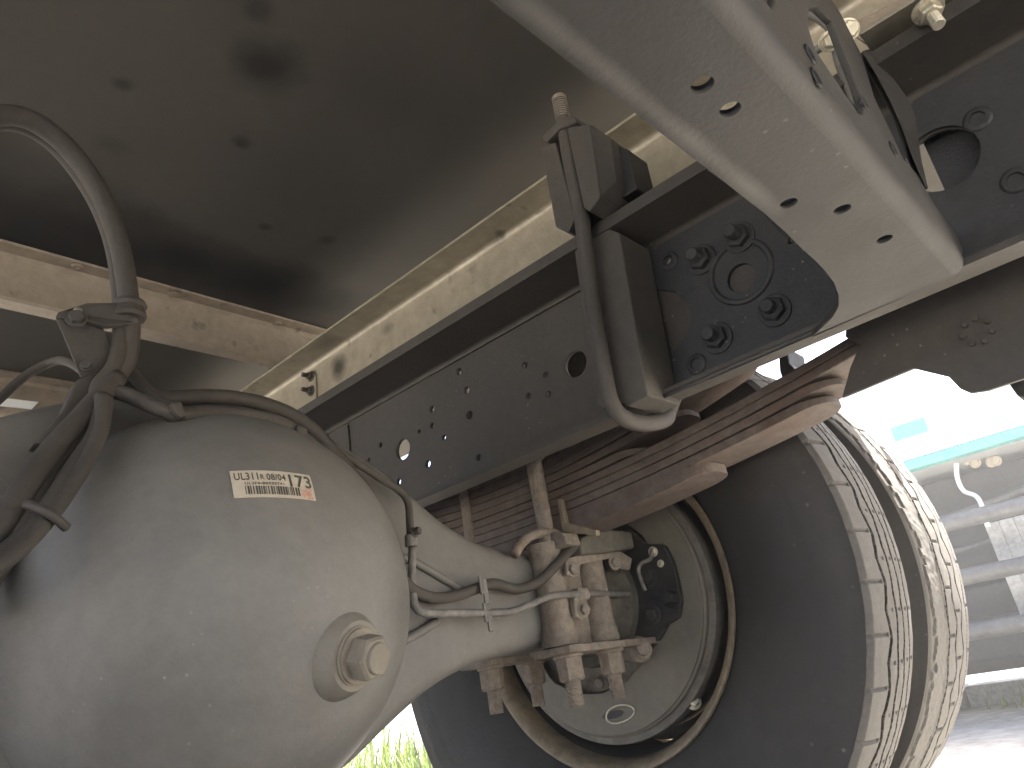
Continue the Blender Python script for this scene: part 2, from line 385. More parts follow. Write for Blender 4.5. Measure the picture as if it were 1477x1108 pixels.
for px, py, st in ((1012, 375, .012), (1067, 343, .014), (1035, 488, .012), (1118, 448, .010)):
    bolt(rail, onX(px, py, XR-.0055), (-1, .0, 0), .0125, .011, M['rail_dark'], wash=1.35, stub=st)
for px, py in ((965, 377), (1005, 525), (1410, 172), (1465, 260)):
    MB().spin(onX(px, py, XR-.0056), (-1, 0, 0), [(0, .0115), (.0015, .0105), (.002, .009), (.002, .0065), (-.0005, .0058), (-.0005, .0035)], 24).build('weld_ring', M['rail_dark'], rail, smooth=True)

# ================================================================== CROSS MEMBER
ZC = .266; YW = .060
cm = Thing('cross_member', 'wide dusty grey cross member with oval holes, nearest the lens at upper right', 'cross member', (.35, .09, ZC))
bend = .012
ol = [(-.32, YW+bend), (-.32, .129), (.19, .129), (.436, .128)]
ol += [xy(*q, ZC) for q in ((1130, 322), (1150, 343), (1170, 361), (1185, 377), (1198, 394), (1205, 413), (1205, 430), (1196, 446), (1182, 460), (1166, 475), (1150, 489))]
ol += [(.663, .30), (.663, .372), (.664, .372), (.664, YW+bend)]
hs = [(1007, 104, .0058), (1047, 140, .0056), (1132, 278, .0056), (1209, 287, .0056), (1270, 331, .0056)]
plate('lower_plate', ol, [circle2(xy(px, py, ZC), a, 20) for px, py, a in hs], .005, FZ(ZC-.0058), M['member'], cm)
mb = MB(); zl = ZC-.0083
sec = [(YW+bend-bend*math.sin(PI/2*i/8), zl+bend-bend*math.cos(PI/2*i/8)) for i in range(9)]
inn = [(YW+bend-(bend-.005)*math.sin(PI/2*i/8), zl+bend-(bend-.005)*math.cos(PI/2*i/8)) for i in range(9)]
mb.prism([(-.32, a, b) for a, b in sec+inn[::-1]], (.984, 0, 0))
mb.build('bend_strip', M['member'], cm, smooth=50)
def w2(px, py): return xz(px, py, YW)
A = [w2(1166, 40), w2(1177, 73), w2(1200, 108), w2(1222, 140), w2(1238, 163), w2(1244, 165), w2(1246, 152), w2(1232, 112), w2(1215, 70), w2(1200, 30), w2(1180, 10), w2(1166, 12)]
C_ = [w2(1094, -12), w2(1112, 13), w2(1117, 4), w2(1119, -14)]
print('A', A); print('C', C_)
outl = [(-.32, zl+bend), (.664, zl+bend), (.690, .285), (.690, .30), w2(1345, 290), w2(1322, 250), w2(1303, 229), w2(1262, 142), w2(1243, 80)]
outl += [(outl[-1][0]-.015, .47), (-.32, .47)]
print('outl', outl)
plate('web', outl, [A, C_], .005, FY(YW+.0025), M['member'], cm, bevel=.0010)
# bowed strap that closes the member towards the rail
lf = [onY(*q, YW) for q in ((1243, 74), (1264, 108), (1286, 150), (1303, 190), (1314, 222), (1324, 246), (1336, 272))]
rt = [onX(*q, .662) for q in ((1257, 70), (1290, 115), (1312, 146), (1320, 168), (1324, 200), (1330, 235), (1339, 272))]
mb = MB(); vs = lf+rt; n_ = len(lf); off = Vector((.001, .004, .001))
vs = lf+rt+[v+off for v in rt]+[v+off for v in lf]
fs = []
for k in range(3):
    for i in range(n_-1):
        a0, b0 = (0, 1, 2)[k], (1, 2, 3)[k]
        L0 = lambda g, j: g*n_+j
        fs.append((L0(a0, i), L0(b0, i), L0(b0, i+1), L0(a0, i+1)))
mb.add(vs, fs).build('strap', M['member'], cm, smooth=40)
for px, py in ((1168, 78), (1177, 112), (1246, 148), (1288, 215)):
    q = onY(px, py, YW-.0005)
    MB().spin(q, (0, -1, 0), [(0, .0062), (.001, .0058), (.0008, .0045), (-.002, .004), (-.002, 0)], 18).build('slot_rim', M['rail_dark'], cm, smooth=True)

# ================================================================== angle bracket at top right with bolts
br = Thing('body_bracket', 'galvanised angle bracket with pale bolts at the top right corner', 'bracket', (.66, .0, .5))

P3 = lambda px, py, X: onX(px, py, X)
bx0 = .655
vsq = [P3(1212, 38, bx0), P3(1247, 62, bx0), P3(1310, 36, bx0), P3(1400, -22, bx0), P3(1400, -60, bx0), P3(1262, 18, bx0)]
MB().prism(vsq, (.004, 0, 0)).build('vertical_leg', M['galv_dull'], br, bevel=.0008)
q0, q1 = P3(1250, 66, .640), P3(1420, -38, .640)
MB().prism([(.622, q0.y, q0.z), (.622, q1.y, q1.z), (.659, q1.y, q1.z+.002), (.659, q0.y, q0.z+.002)], (0, 0, .004)).build('horizontal_leg', M['galv'], br, bevel=.0008)
bolt(br, P3(1338, 14, .622)+Vector((0, 0, 0)), (-.25, -.1, -1), .0095, .010, M['bright'], stub=.014)
bolt(br, P3(1222, 44, .60), (-.6, -.3, -.5), .0075, .012, M['bright'], stub=0)
bolt(br, P3(1195, 60, .60), (-.6, -.3, -.5), .0065, .012, M['bright'], stub=0)
ap = Thing('air_pipe', 'thin dark pipes running behind the cross member opening', 'pipe', (.5, .12, .5))
tube([P3(1140, -12, .60), P3(1160, 12, .61), P3(1185, 24, .615), P3(1205, 45, .62), P3(1215, 90, .63), P3(1240, 150, .64)], .0065).build('main_pipe', M['pipe'], ap, smooth='all')
tube([P3(1172, 76, .63), P3(1195, 62, .63), P3(1225, 50, .63)], .004).build('branch_pipe', M['pipe'], ap, smooth='all')

# ================================================================== CLAMP on the rail
cl = Thing('rail_clamp', 'tall dark U-bolt clamp with spacer blocks hooked around the frame rail', 'clamp', (.62, .37, .24))
def slab(name, pts, off, material, bevel=.0015): return MB().prism(pts, off).build(name, material, cl, bevel=bevel)
slab('left_block', [P3(779.6, 213, .605), P3(801, 205, .605), P3(829, 313, .605), P3(820, 335, .605), P3(801, 327, .605)], (.060, 0, 0), M['clamp'])
slab('right_block', [P3(817, 183, .605), P3(851, 179, .605), P3(866, 283, .605), P3(850, 305, .605), P3(842, 300, .605)], (.062, .0, 0), M['clamp'])
slab('right_chamfer', [P3(852, 179, .606), P3(880, 200, .625), P3(889, 262, .625), P3(867, 283, .606)], (.045, 0, 0), M['clamp'])
slab('wedge_block', [P3(880, 205, .640), P3(905, 215, .640), P3(919, 272, .640), P3(889, 290, .640)], (.04, 0, 0), M['rail_dark'])
slab('top_strap', [P3(781, 199, .600), P3(786, 192, .600), P3(812, 168, .600), P3(829, 168, .600), P3(832, 176, .600), P3(806, 186, .600), P3(788, 205, .600)], (.03, 0, .0), M['clamp'])
slab('spacer_post', [P3(848, 335, .632), P3(868, 326, .632), P3(893, 336, .632), P3(934, 570, .632), P3(905, 586, .632), P3(882, 572, .632)], (.06, 0, 0), M['clamp'])
slab('side_plate', [P3(826, 345, .634), P3(838, 338, .634), P3(876, 588, .634), P3(862, 586, .634)], (.055, 0, 0), M['clamp'], .0008)
rp = [P3(807, 146, .612), P3(824, 240, .612), P3(838, 310, .612), P3(846, 370, .616), P3(862, 480, .616), P3(876, 560, .616), P3(884, 585, .617), P3(897, 601, .628), P3(918, 610, .650), P3(945, 610, .680), P3(962, 603, .708), P3(964, 594, .722), Vector((.727, .352, .30))]
tube(rp, .0085, lump=.06).build('u_rod', M['clamp'], cl, smooth='all')
MB().thread(P3(812, 172, .612), P3(806, 140, .612), .0088, .003).build('threaded_end', M['nut'], cl, smooth=50)
# small bracket hanging behind the cross member plate
hb = Thing('cable_stub', 'short dark stub of cable ending beside the cross member edge', 'cable', (.66, .16, .36))
tube([P3(1108, 305, .66), P3(1125, 322, .66), P3(1142, 340, .66)], .0052).build('stub', M['rail_dark'], hb, smooth='all')
bolt(hb, P3(1142, 340, .655), (.1, -.6, -.6), .006, .008, M['clamp'])

# ================================================================== LEAF SPRING
sp = Thing('leaf_spring', 'rusty brown leaf spring pack below the frame rail', 'leaf spring', (.835, .70, .19))
XS0, XS1 = .797, .865
def leaf(y0, y1, zoff, k, t=.0102, xo=0.0, tip=True):
    mb = MB(); n = 48; vs = []
    for i in range(n+1):
        y = y0+(y1-y0)*(.5-.5*math.cos(PI*i/n)); z = .190+zoff+k*(y-.70)**2
        e = min(y-y0, y1-y); sh = .026*(1-math.sqrt(max(0, 1-(1-min(1, e/.032))**2)))
        for x, zz in ((XS0+xo+sh, z), (XS1-xo-sh, z), (XS1-xo-sh, z+t), (XS0+xo+sh, z+t)): vs.append((x, y, zz))
        if e < .03: vs[-2:] = [(v[0], v[1], v[2]-.35*t*(1-e/.03)) for v in vs[-2:]]
    fs = [(0, 1, 2, 3), tuple(4*n+j for j in (3, 2, 1, 0))]
    for i in range(n):
        for j in range(4): fs.append((4*i+j, 4*i+(j+1) % 4, 4*i+4+(j+1) % 4, 4*i+4+j))
    return mb.add(vs, fs).build('leaf', M['spring'], sp, bevel=.0022, seg=2)
th = .0108
leaf(.385, 1.015, .0, .200, .0165)
for i, (e, k) in enumerate(((.236, .150), (.222, .160), (-.15, .168), (-.15, .168))): leaf(e, 1.40-e, .0172+i*th, k, xo=random.uniform(0, .0015))
for i, (e, k) in enumerate(((.47, .20), (.40, .28), (.31, .33), (.28, .33), (.26, .33))): leaf(e, 1.40-e, .0172+4*th+i*th, k, xo=random.uniform(0, .0015))
MB().box(XS0+.002, XS1-.002, .605, .80, .173, .1885).build('spring_pad', M['cast'], sp, bevel=.003)
for e in (.42, .98):
    z = .190+.26*(e-.7)**2
clip = MB().prism([P3(803, 721, .79), P3(808, 719, .79), P3(816, 754, .79), P3(860, 765, .79), P3(860, 773, .79), P3(811, 767, .79)], (.008, 0, 0)).build('clip', M['rim'], sp, bevel=.001)
hg = Thing('spring_hanger', 'dark steel spring hanger with a bolt rosette at the right edge', 'bracket', (.80, .1, .2))
pts = [(1214, 574), (1318, 531), (1368, 543), (1384, 560), (1400, 567), (1425, 563), (1477, 546), (1560, 500), (1600, 470), (1600, 300), (1420, 380), (1300, 432), (1220, 468), (1219, 486), (1240, 498), (1226, 530)]
MB().prism([P3(px, py, .785) for px, py in pts], (.006, 0, 0)).build('cheek_plate', M['rail'], hg, bevel=.001)
MB().prism([P3(px, py, .785)+Vector((.05, 0, 0)) for px, py in ((1425, 520), (1452, 558), (1477, 560), (1640, 480), (1640, 380))], (.05, 0, 0)).build('eye_block', M['rail_dark'], hg, bevel=.002)
MB().prism([P3(px, py, .80) for px, py in ((1122, 505), (1134, 500), (1138, 524), (1155, 541), (1132, 556), (1124, 536))], (.05, 0, 0)).build('bump_stop', M['rail_dark'], hg, bevel=.002)
cc = P3(1410, 478, .785)
for i in range(7):
    a = 2*PI*i/7; q = cc+Vector((0, math.cos(a)*.012, math.sin(a)*.012)); bolt(hg, q, (-1, 0, 0), .0032, .004, M['rail'], wash=0)

# ================================================================== AXLE
AX, AY, AZ = .355, .70, .117
ax = Thing('rear_axle', 'grey dust coated rear axle with a big round bulging differential cover', 'axle', (AX, AY, AZ))
def hh(dx):
    T = [(0, .212), (.05, .208), (.09, .198), (.15, .176), (.206, .148), (.243, .117), (.294, .085), (.35, .067), (.43, .058), (.60, .056)]
    dx = abs(dx)
    for (a, x0), (b, x1) in zip(T, T[1:]):
        if dx <= b:
            t = (dx-a)/(b-a); return x0+(x1-x0)*t
    return .056
def hb_(dx):
    T = [(0, .172), (.08, .163), (.12, .148), (.173, .117), (.239, .084), (.31, .066), (.37, .059), (.6, .056)]; dx = abs(dx)
    for (a, x0), (b, x1) in zip(T, T[1:]):
        if dx <= b: return x0+(x1-x0)*(dx-a)/(b-a)
    return .056
mb = MB(); vs = []; NX = 110; NR = 40
xs = [-.12+i*(.905+.12)/NX for i in range(NX+1)]
for x in xs:
    h = sum(hh(x-AX+j*.012) for j in (-2, -1, 0, 1, 2))/5; h2 = sum(hb_(x-AX+j*.012) for j in (-2, -1, 0, 1, 2))/5; dd = .060
    for k in range(NR):
        a = 2*PI*k/NR; c_, s_ = math.cos(a), math.sin(a); e = .36
        vs.append((x, AY+dd*math.copysign(abs(c_)**e, c_), AZ+(h if s_ > 0 else h2)*math.copysign(abs(s_)**e, s_)))
fs = [(i*NR+k, i*NR+(k+1) % NR, (i+1)*NR+(k+1) % NR, (i+1)*NR+k) for i in range(NX) for k in range(NR)]
fs += [tuple(range(NR)), tuple(NX*NR+k for k in range(NR-1, -1, -1))]
mb.add(vs, fs).build('axle_housing', M['housing'], ax, smooth=60)
# weld seam along the taper and a rib
DC = Vector((.333, .645, .113)); DR = (.171, .172, .171)
def dome_y(x, z, off=0.0):
    q = 1-((x-DC.x)/(DR[0]+off))**2-((z-DC.z)/(DR[2]+off))**2
    return DC.y-(DR[1]+off)*math.sqrt(max(q, 0))
dent = Vector((.425, .50, .06))
mb = MB(); vs = []; NA, NB = 96, 40
for j in range(NB+1):
    t = PI/2*j/NB
    for i in range(NA):
        a = 2*PI*i/NA
        p = Vector((DC.x+DR[0]*math.sin(t)*math.cos(a), DC.y-DR[1]*math.cos(t)**1.0, DC.z+DR[2]*math.sin(t)*math.sin(a)))
        p += Vector((0, 1, 0))*.0012*noise.noise(p*14)
        vs.append(p)
fs = [(j*NA+i, j*NA+(i+1) % NA, (j+1)*NA+(i+1) % NA, (j+1)*NA+i) for j in range(1, NB) for i in range(NA)]
fs += [(0, NA+(i+1) % NA, NA+i) for i in range(NA)]
k = len(vs)
for i in range(NA): v = vs[NB*NA+i]; vs.append((v[0], DC.y+.03, v[2]))
fs += [(NB*NA+i, NB*NA+(i+1) % NA, k+(i+1) % NA, k+i) for i in range(NA)]
dome = mb.add(vs, fs).build('differential_cover', M['housing'], ax, smooth=60)
# weld bead round the cover
mb = MB(); pth = [(DC.x+(DR[0]+.001)*math.cos(2*PI*i/90), DC.y+.006, DC.z+(DR[2]+.001)*math.sin(2*PI*i/90)) for i in range(91)]
tube(pth, .0045, n=8, sub=1, lump=.35).build('weld_bead', M['housing'], ax, smooth='all')
# drain plug on a boss
def on_dome(px, py, off=0.0):
    r_ = ray(px, py); A_ = sum((r_[k]/(DR[k]+off))**2 for k in range(3)); B_ = -2*sum(r_[k]*DC[k]/(DR[k]+off)**2 for k in range(3))
    C0 = sum((DC[k]/(DR[k]+off))**2 for k in range(3))-1; q = B_*B_-4*A_*C0
    t = (-B_-math.sqrt(max(q, 0)))/(2*A_); return r_*t
def dome_n(p): return Vector([(p[k]-DC[k])/DR[k]**2 for k in range(3)]).normalized()
pp = on_dome(503, 944); nn = (dome_n(pp)+Vector((.1, -.45, -.02))).normalized()
MB().spin(pp-nn*.006, nn, [(-.016, .037), (-.004, .035), (.006, .030), (.012, .0265), (.0145, .0245), (.0145, .018), (.012, .017), (.012, 0)], 40).build('plug_boss', M['boss'], ax, smooth=True)
MB().spin(pp+nn*.0065, nn, [(0, .021), (.003, .021), (.0035, .0195), (.0055, .0195), (.006, .017), (.006, 0)], 32).build('washer', M['plug'], ax, smooth=35)
b_ = MB(); b_.rod(pp+nn*.012, pp+nn*.026, .0165, .0165, 6, rot=.4); b_.rod(pp+nn*.026, pp+nn*.028, .0163, .0142, 6, rot=.4); b_.spin(pp+nn*.028, nn, [(0, .0115), (.0022, .0105), (.0022, 0)], 24)
b_.build('drain_plug', M['plug'], ax, bevel=.0007)
# printed label
lab_c = on_dome(396, 699); u_ = Vector((1, 0, -.085)).normalized(); n_ = dome_n(lab_c); u_ = (u_-n_*u_.dot(n_)).normalized(); v_ = n_.cross(u_); v_ = v_ if v_.z > 0 else -v_
ua, ub = on_dome(338, 695), on_dome(455, 702); LW = (ub-ua).length; va, vb = on_dome(392, 679), on_dome(400, 717); LH = (va-vb).length
def lab_pt(a, b, off):
    p = lab_c+u_*a+v_*b; q = p-DC
    sc = 1/math.sqrt(sum((q[k]/(DR[k]+off))**2 for k in range(3))); return DC+q*sc
def flat(name, quads_or_me, material, off, parent):
    me = quads_or_me
    for vt in me.vertices:
        q = lab_pt(vt.co.x, vt.co.y, off); vt.co = (q.x, q.y, q.z+H)
    return link(name, me, material, parent)
def grid_me(a0, a1, b0, b1, na, nb):
    vs = [(a0+(a1-a0)*i/na, b0+(b1-b0)*j/nb, 0) for j in range(nb+1) for i in range(na+1)]
    return mesh(vs, [(j*(na+1)+i, j*(na+1)+i+1, (j+1)*(na+1)+i+1, (j+1)*(na+1)+i) for j in range(nb) for i in range(na)], up=False)
paper = mat('yellowed_label_paper', (.46, .41, .32), (.38, .33, .255), .5, .6, scale=60, fine=300, bump=.05, var=.08)
ink = mat('faded_black_ink', (.05, .048, .04), (.10, .09, .07), .5, .7, scale=90, fine=300, bump=.0)
stamp = mat('faded_red_stamp_ink', (.40, .17, .12), (.48, .30, .22), .5, .7, scale=150, fine=300, bump=0)
lb_o = flat('paper_label', grid_me(-LW/2, LW/2, -LH/2, LH/2, 30, 8), paper, .0011, ax)
def text(body, x, y, size, sx=1.0):
    cu = bpy.data.curves.new('t', 'FONT'); cu.body = body; cu.size = 1; cu.resolution_u = 3; cu.offset = .022; cu.space_character = 1.08
    o = bpy.data.objects.new('t', cu); COL.objects.link(o)
    me = bpy.data.meshes.new_from_object(o.evaluated_get(bpy.context.evaluated_depsgraph_get()))
    bpy.data.objects.remove(o); bpy.data.curves.remove(cu)
    xs_ = [v.co.x for v in me.vertices]; ys_ = [v.co.y for v in me.vertices]; x0_, x1_, y0_, y1_ = min(xs_), max(xs_), min(ys_), max(ys_)
    for vt in me.vertices: vt.co = (x+(vt.co.x-x0_)/(x1_-x0_)*size, y+(vt.co.y-y0_)/(y1_-y0_)*sx, 0)
    me.materials.clear(); return me
W_, H_ = LW, LH
for b, x0_, x1_, y0_, y1_ in (('UL311', -.464, -.185, .115, .40), ('R', -.160, -.113, .135, .34), ('08/04', -.088, .145, .115, .37), ('173', .185, .475, -.09, .40), ('UL3F4-B0232741', -.355, .110, -.055, .045)):
    flat('print', text(b, x0_*W_, y0_*H_, (x1_-x0_)*W_, (y1_-y0_)*H_), ink, .0015, lb_o)
rb = random.Random(3); mbx = MB(); x = -.36*W_
while x < .285*W_:
    wd = rb.choice((.0006, .0009, .0014)); mbx.add([(x, -.40*H_, 0), (x+wd, -.40*H_, 0), (x+wd, -.10*H_, 0), (x, -.10*H_, 0)], [(0, 1, 2, 3)]); x += wd+rb.choice((.0005, .0006, .0011))
flat('barcode', mesh(mbx.v, mbx.f, up=False), ink, .0015, lb_o)
mbx = MB()
for i in range(26):
    x, y = rb.uniform(.31, .47)*W_, rb.uniform(-.44, -.14)*H_; s_ = rb.uniform(.0006, .0016)
    mbx.add([(x+s_*math.cos(t)*rb.uniform(.6, 1.3), y+s_*math.sin(t), 0) for t in [2*PI*j/7 for j in range(7)]], [tuple(range(7))])
flat('stamp', mesh(mbx.v, mbx.f, up=False), stamp, .0014, lb_o)

# spring seat castings, plates and U-bolts
sm = MB()
for x in (.780, .867):
    sm.spin((x, .628, .056), (0, 0, 1), [(0, 0), (0, .022), (.004, .0235), (.03, .0205), (.10, .0205), (.118, .023), (.126, .023), (.126, 0)], 28)
sm.build('bolt_boss', M['cast'], ax, smooth=35)
MB().box(.800, .848, .628, .70, .052, .176).build('seat_casting', M['cast'], ax, bevel=.003)
MB().prism([P3(776, 768, .775), P3(812, 768, .775), P3(818, 785, .775), P3(790, 797, .775), P3(779, 800, .775)], (.03, 0, 0)).build('seat_lug', M['cast'], ax, bevel=.002)
tube([onY(742, 800, .63), onY(752, 784, .63), onY(768, 772, .625), onY(790, 768, .615), onY(808, 772, .612)], .0065).build('seat_rib', M['cast'], ax, smooth='all')
lp = Thing('lower_clamp_plate', 'pair of rusty clamp plates below the axle holding four threaded bolt ends', 'clamp plate', (.83, .70, .05))
MB().prism([(.752, .593, .0455), (.965, .600, .0455), (.965, .630, .0455), (.905, .652, .0455), (.752, .652, .0455)], (0, 0, .009)).build('near_plate', M['cast'], lp, bevel=.0015)
MB().prism([onX(690, 962, .77)*1.0, (.77, .80, .052), (.93, .80, .052), (.93, .742, .052), (.77, .742, .052)], (0, 0, .009)).build('far_plate', M['cast'], lp, bevel=.0015)
ub_things = []
for (y, xa, xb, zb, lbl) in ((.62, .780, .867, .0455, 'rusty U-bolt nearest the lens, gripping spring and axle'), (.775, .803, .89, .0525, 'rusty U-bolt behind the other, darker and further from the lens')):
    t = Thing('spring_u_bolt', lbl, 'U-bolt', ((xa+xb)/2, y, zb), group='U-bolts clamping the leaf spring to the axle')
    pts = [(xa, y, .06), (xa, y, .27), (xa, y, .292), (xa+.008, y, .304), (xa+.022, y, .309), (xb-.022, y, .309), (xb-.008, y, .304), (xb, y, .292), (xb, y, .27), (xb, y, .06)]
    tube(pts, .0108, n=16, sub=5, lump=.04).build('bent_rod', M['cast'], t, smooth='all')
    for x in (xa, xb):
        nb_ = MB(); nb_.spin((x, y, zb), (0, 0, -1), [(0, 0), (0, .0185), (.004, .0185), (.004, 0)], 24); nb_.rod((x, y, zb-.004), (x, y, zb-.029), .0165, .0165, 6, rot=.35); nb_.rod((x, y, zb-.029), (x, y, zb-.031), .0163, .0140, 6, rot=.35)
        nb_.build('nut', M['nut'], t, bevel=.001)
        MB().thread((x, y, zb-.028), (x, y, zb-.060), .0098, .0024, 18).build('threaded_end', M['nut'], t, smooth=60)

# ================================================================== BRAKE
bk = Thing('drum_brake', 'round dusty drum brake with pale backing plate inside the rear wheel', 'brake', (.97, AY, AZ+.003))
BC = (AY, .1185)
cut = [(872, 748), (905, 757), (926, 772), (936, 785), (958, 785), (970, 808), (979, 838), (984, 868), (980, 893), (962, 903), (951, 925), (930, 955), (902, 985), (870, 1000), (835, 1002), (800, 985), (765, 940), (745, 880), (760, 800), (810, 755)]
XB = .962
plate('backing_plate', circle2(BC, .181, 72), [[yz(px, py, XB) for px, py in cut]], .003, FX(XB), M['cover'], bk, bevel=.001)
MB().spin((XB+.0015, *BC), (1, 0, 0), [(0, .181), (.002, .184), (.010, .184), (.010, .176)], 80).build('plate_rim', M['cover'], bk, smooth=True)
MB().spin((.974, *BC), (1, 0, 0), [(.0, .178), (-.002, .186), (-.001, .1935), (.004, .195), (.016, .1945), (.022, .188), (.10, .186), (.115, .18), (.12, .08)], 96).build('drum', M['drum'], bk, smooth=35)
MB().spin((.986, *BC), (-1, 0, 0), [(0, .17), (.001, .12), (.008, .105), (.012, .09), (.012, .0)], 64).build('inner_dish', M['drum'], bk, smooth=40)
an = [(880, 752), (905, 762), (930, 784), (958, 787), (969, 809), (977, 838), (982, 868), (978, 891), (961, 901), (950, 922), (938, 934), (915, 930), (898, 890), (890, 820)]
MB().prism([P3(px, py, .950) for px, py in an], (.010, 0, 0)).build('anchor_plate', M['dark'], bk, bevel=.002)
for px, py, r_, mt in ((937, 833, .0100, 'dark'), (942, 887, .0100, 'dark'), (942, 796, .0055, 'bright'), (953, 813, .004, 'bright'), (970, 823, .004, 'dark')):
    bolt(bk, P3(px, py, .948), (-1, -.05, 0), r_, r_*.9, M[mt])
MB().spin((.885, AY, AZ), (1, 0, 0), [(0, .060), (.004, .072), (.045, .072), (.052, .086), (.064, .088), (.066, .06), (.066, 0)], 48).build('end_casting', M['olive'], bk, smooth=35)
mb = MB()
for a in range(10):
    t = 2*PI*a/10+.2; mb = MB(); mb.rod((.945, AY+.08*math.cos(t), AZ+.08*math.sin(t)), (.932, AY+.08*math.cos(t), AZ+.08*math.sin(t)), .0065, .0065, 6); mb.build('bolt', M['olive'], bk, bevel=.0006)
q = P3(925, 937, .925)
MB().spin(q, (.6, .9, .15), [(0, 0), (0, .012), (.002, .0165), (.022, .0175), (.06, .0165)], 28).build('adjuster_boss', M['cast'], bk, smooth=True)
bolt(bk, q+Vector((-.003, -.004, 0)), (-.75, -.65, 0), .0095, .010, M['cast'])
# cylinder cover and bracket at the top of the axle end
MB().prism([onY(838, 776, .588), onY(872, 762, .588), onY(912, 767, .588), onY(916, 791, .588), onY(880, 796, .588), onY(840, 800, .588)], (.004, .055, 0)).build('valve_cover', M['olive'], bk, bevel=.004)
MB().prism([onY(816, 806, .598), onY(886, 789, .598), onY(912, 806, .598), onY(909, 822, .598), onY(896, 820, .598), onY(886, 804, .598), onY(838, 814, .598), onY(832, 832, .598), onY(818, 830, .598)], (0, .004, 0)).build('bracket', M['cast'], bk, bevel=.001)
for px, py in ((826, 822), (886, 812)): bolt(bk, onY(px, py, .597), (-.3, -1, 0), .0075, .007, M['cast'])
bolt(bk, onY(896, 770, .598), (-.3, -1, 0), .0035, .003, M['bright'], wash=0)
tube([onY(885, 800, .66), onY(905, 800, .68), onY(918, 812, .70)], .014).build('wheel_cylinder', M['dark'], bk, smooth='all')
tube([P3(941, 792, .945), P3(938, 806, .94), P3(926, 812, .938), P3(921, 822, .938), P3(925, 838, .938), P3(931, 852, .94)], .0028).build('bleed_pipe', M['pipe'], bk, smooth='all')
mb = MB(); sl_ = [P3(893+22*math.cos(t)*(1 if math.cos(t) > 0 else .85), 1030+13*math.sin(t)-4*math.cos(t), XB-.003) for t in [2*PI*i/20 for i in range(20)]]
tube(sl_+[sl_[0]], .0016, n=6, sub=1).build('slot_rim', M['bright'], bk, smooth='all')
MB().prism([P3(884+15*math.cos(t), 1031+6*math.sin(t)-3*math.cos(t), XB-.0022) for t in [2*PI*i/16 for i in range(16)]], (-.0012, 0, 0)).build('slot_dark_disc', M['dark'], bk)  # dark disc painted in for the shaded hole inside the slot
bolt(bk, P3(868, 985, .965), (-1, 0, 0), .008, .010, M['drum'])

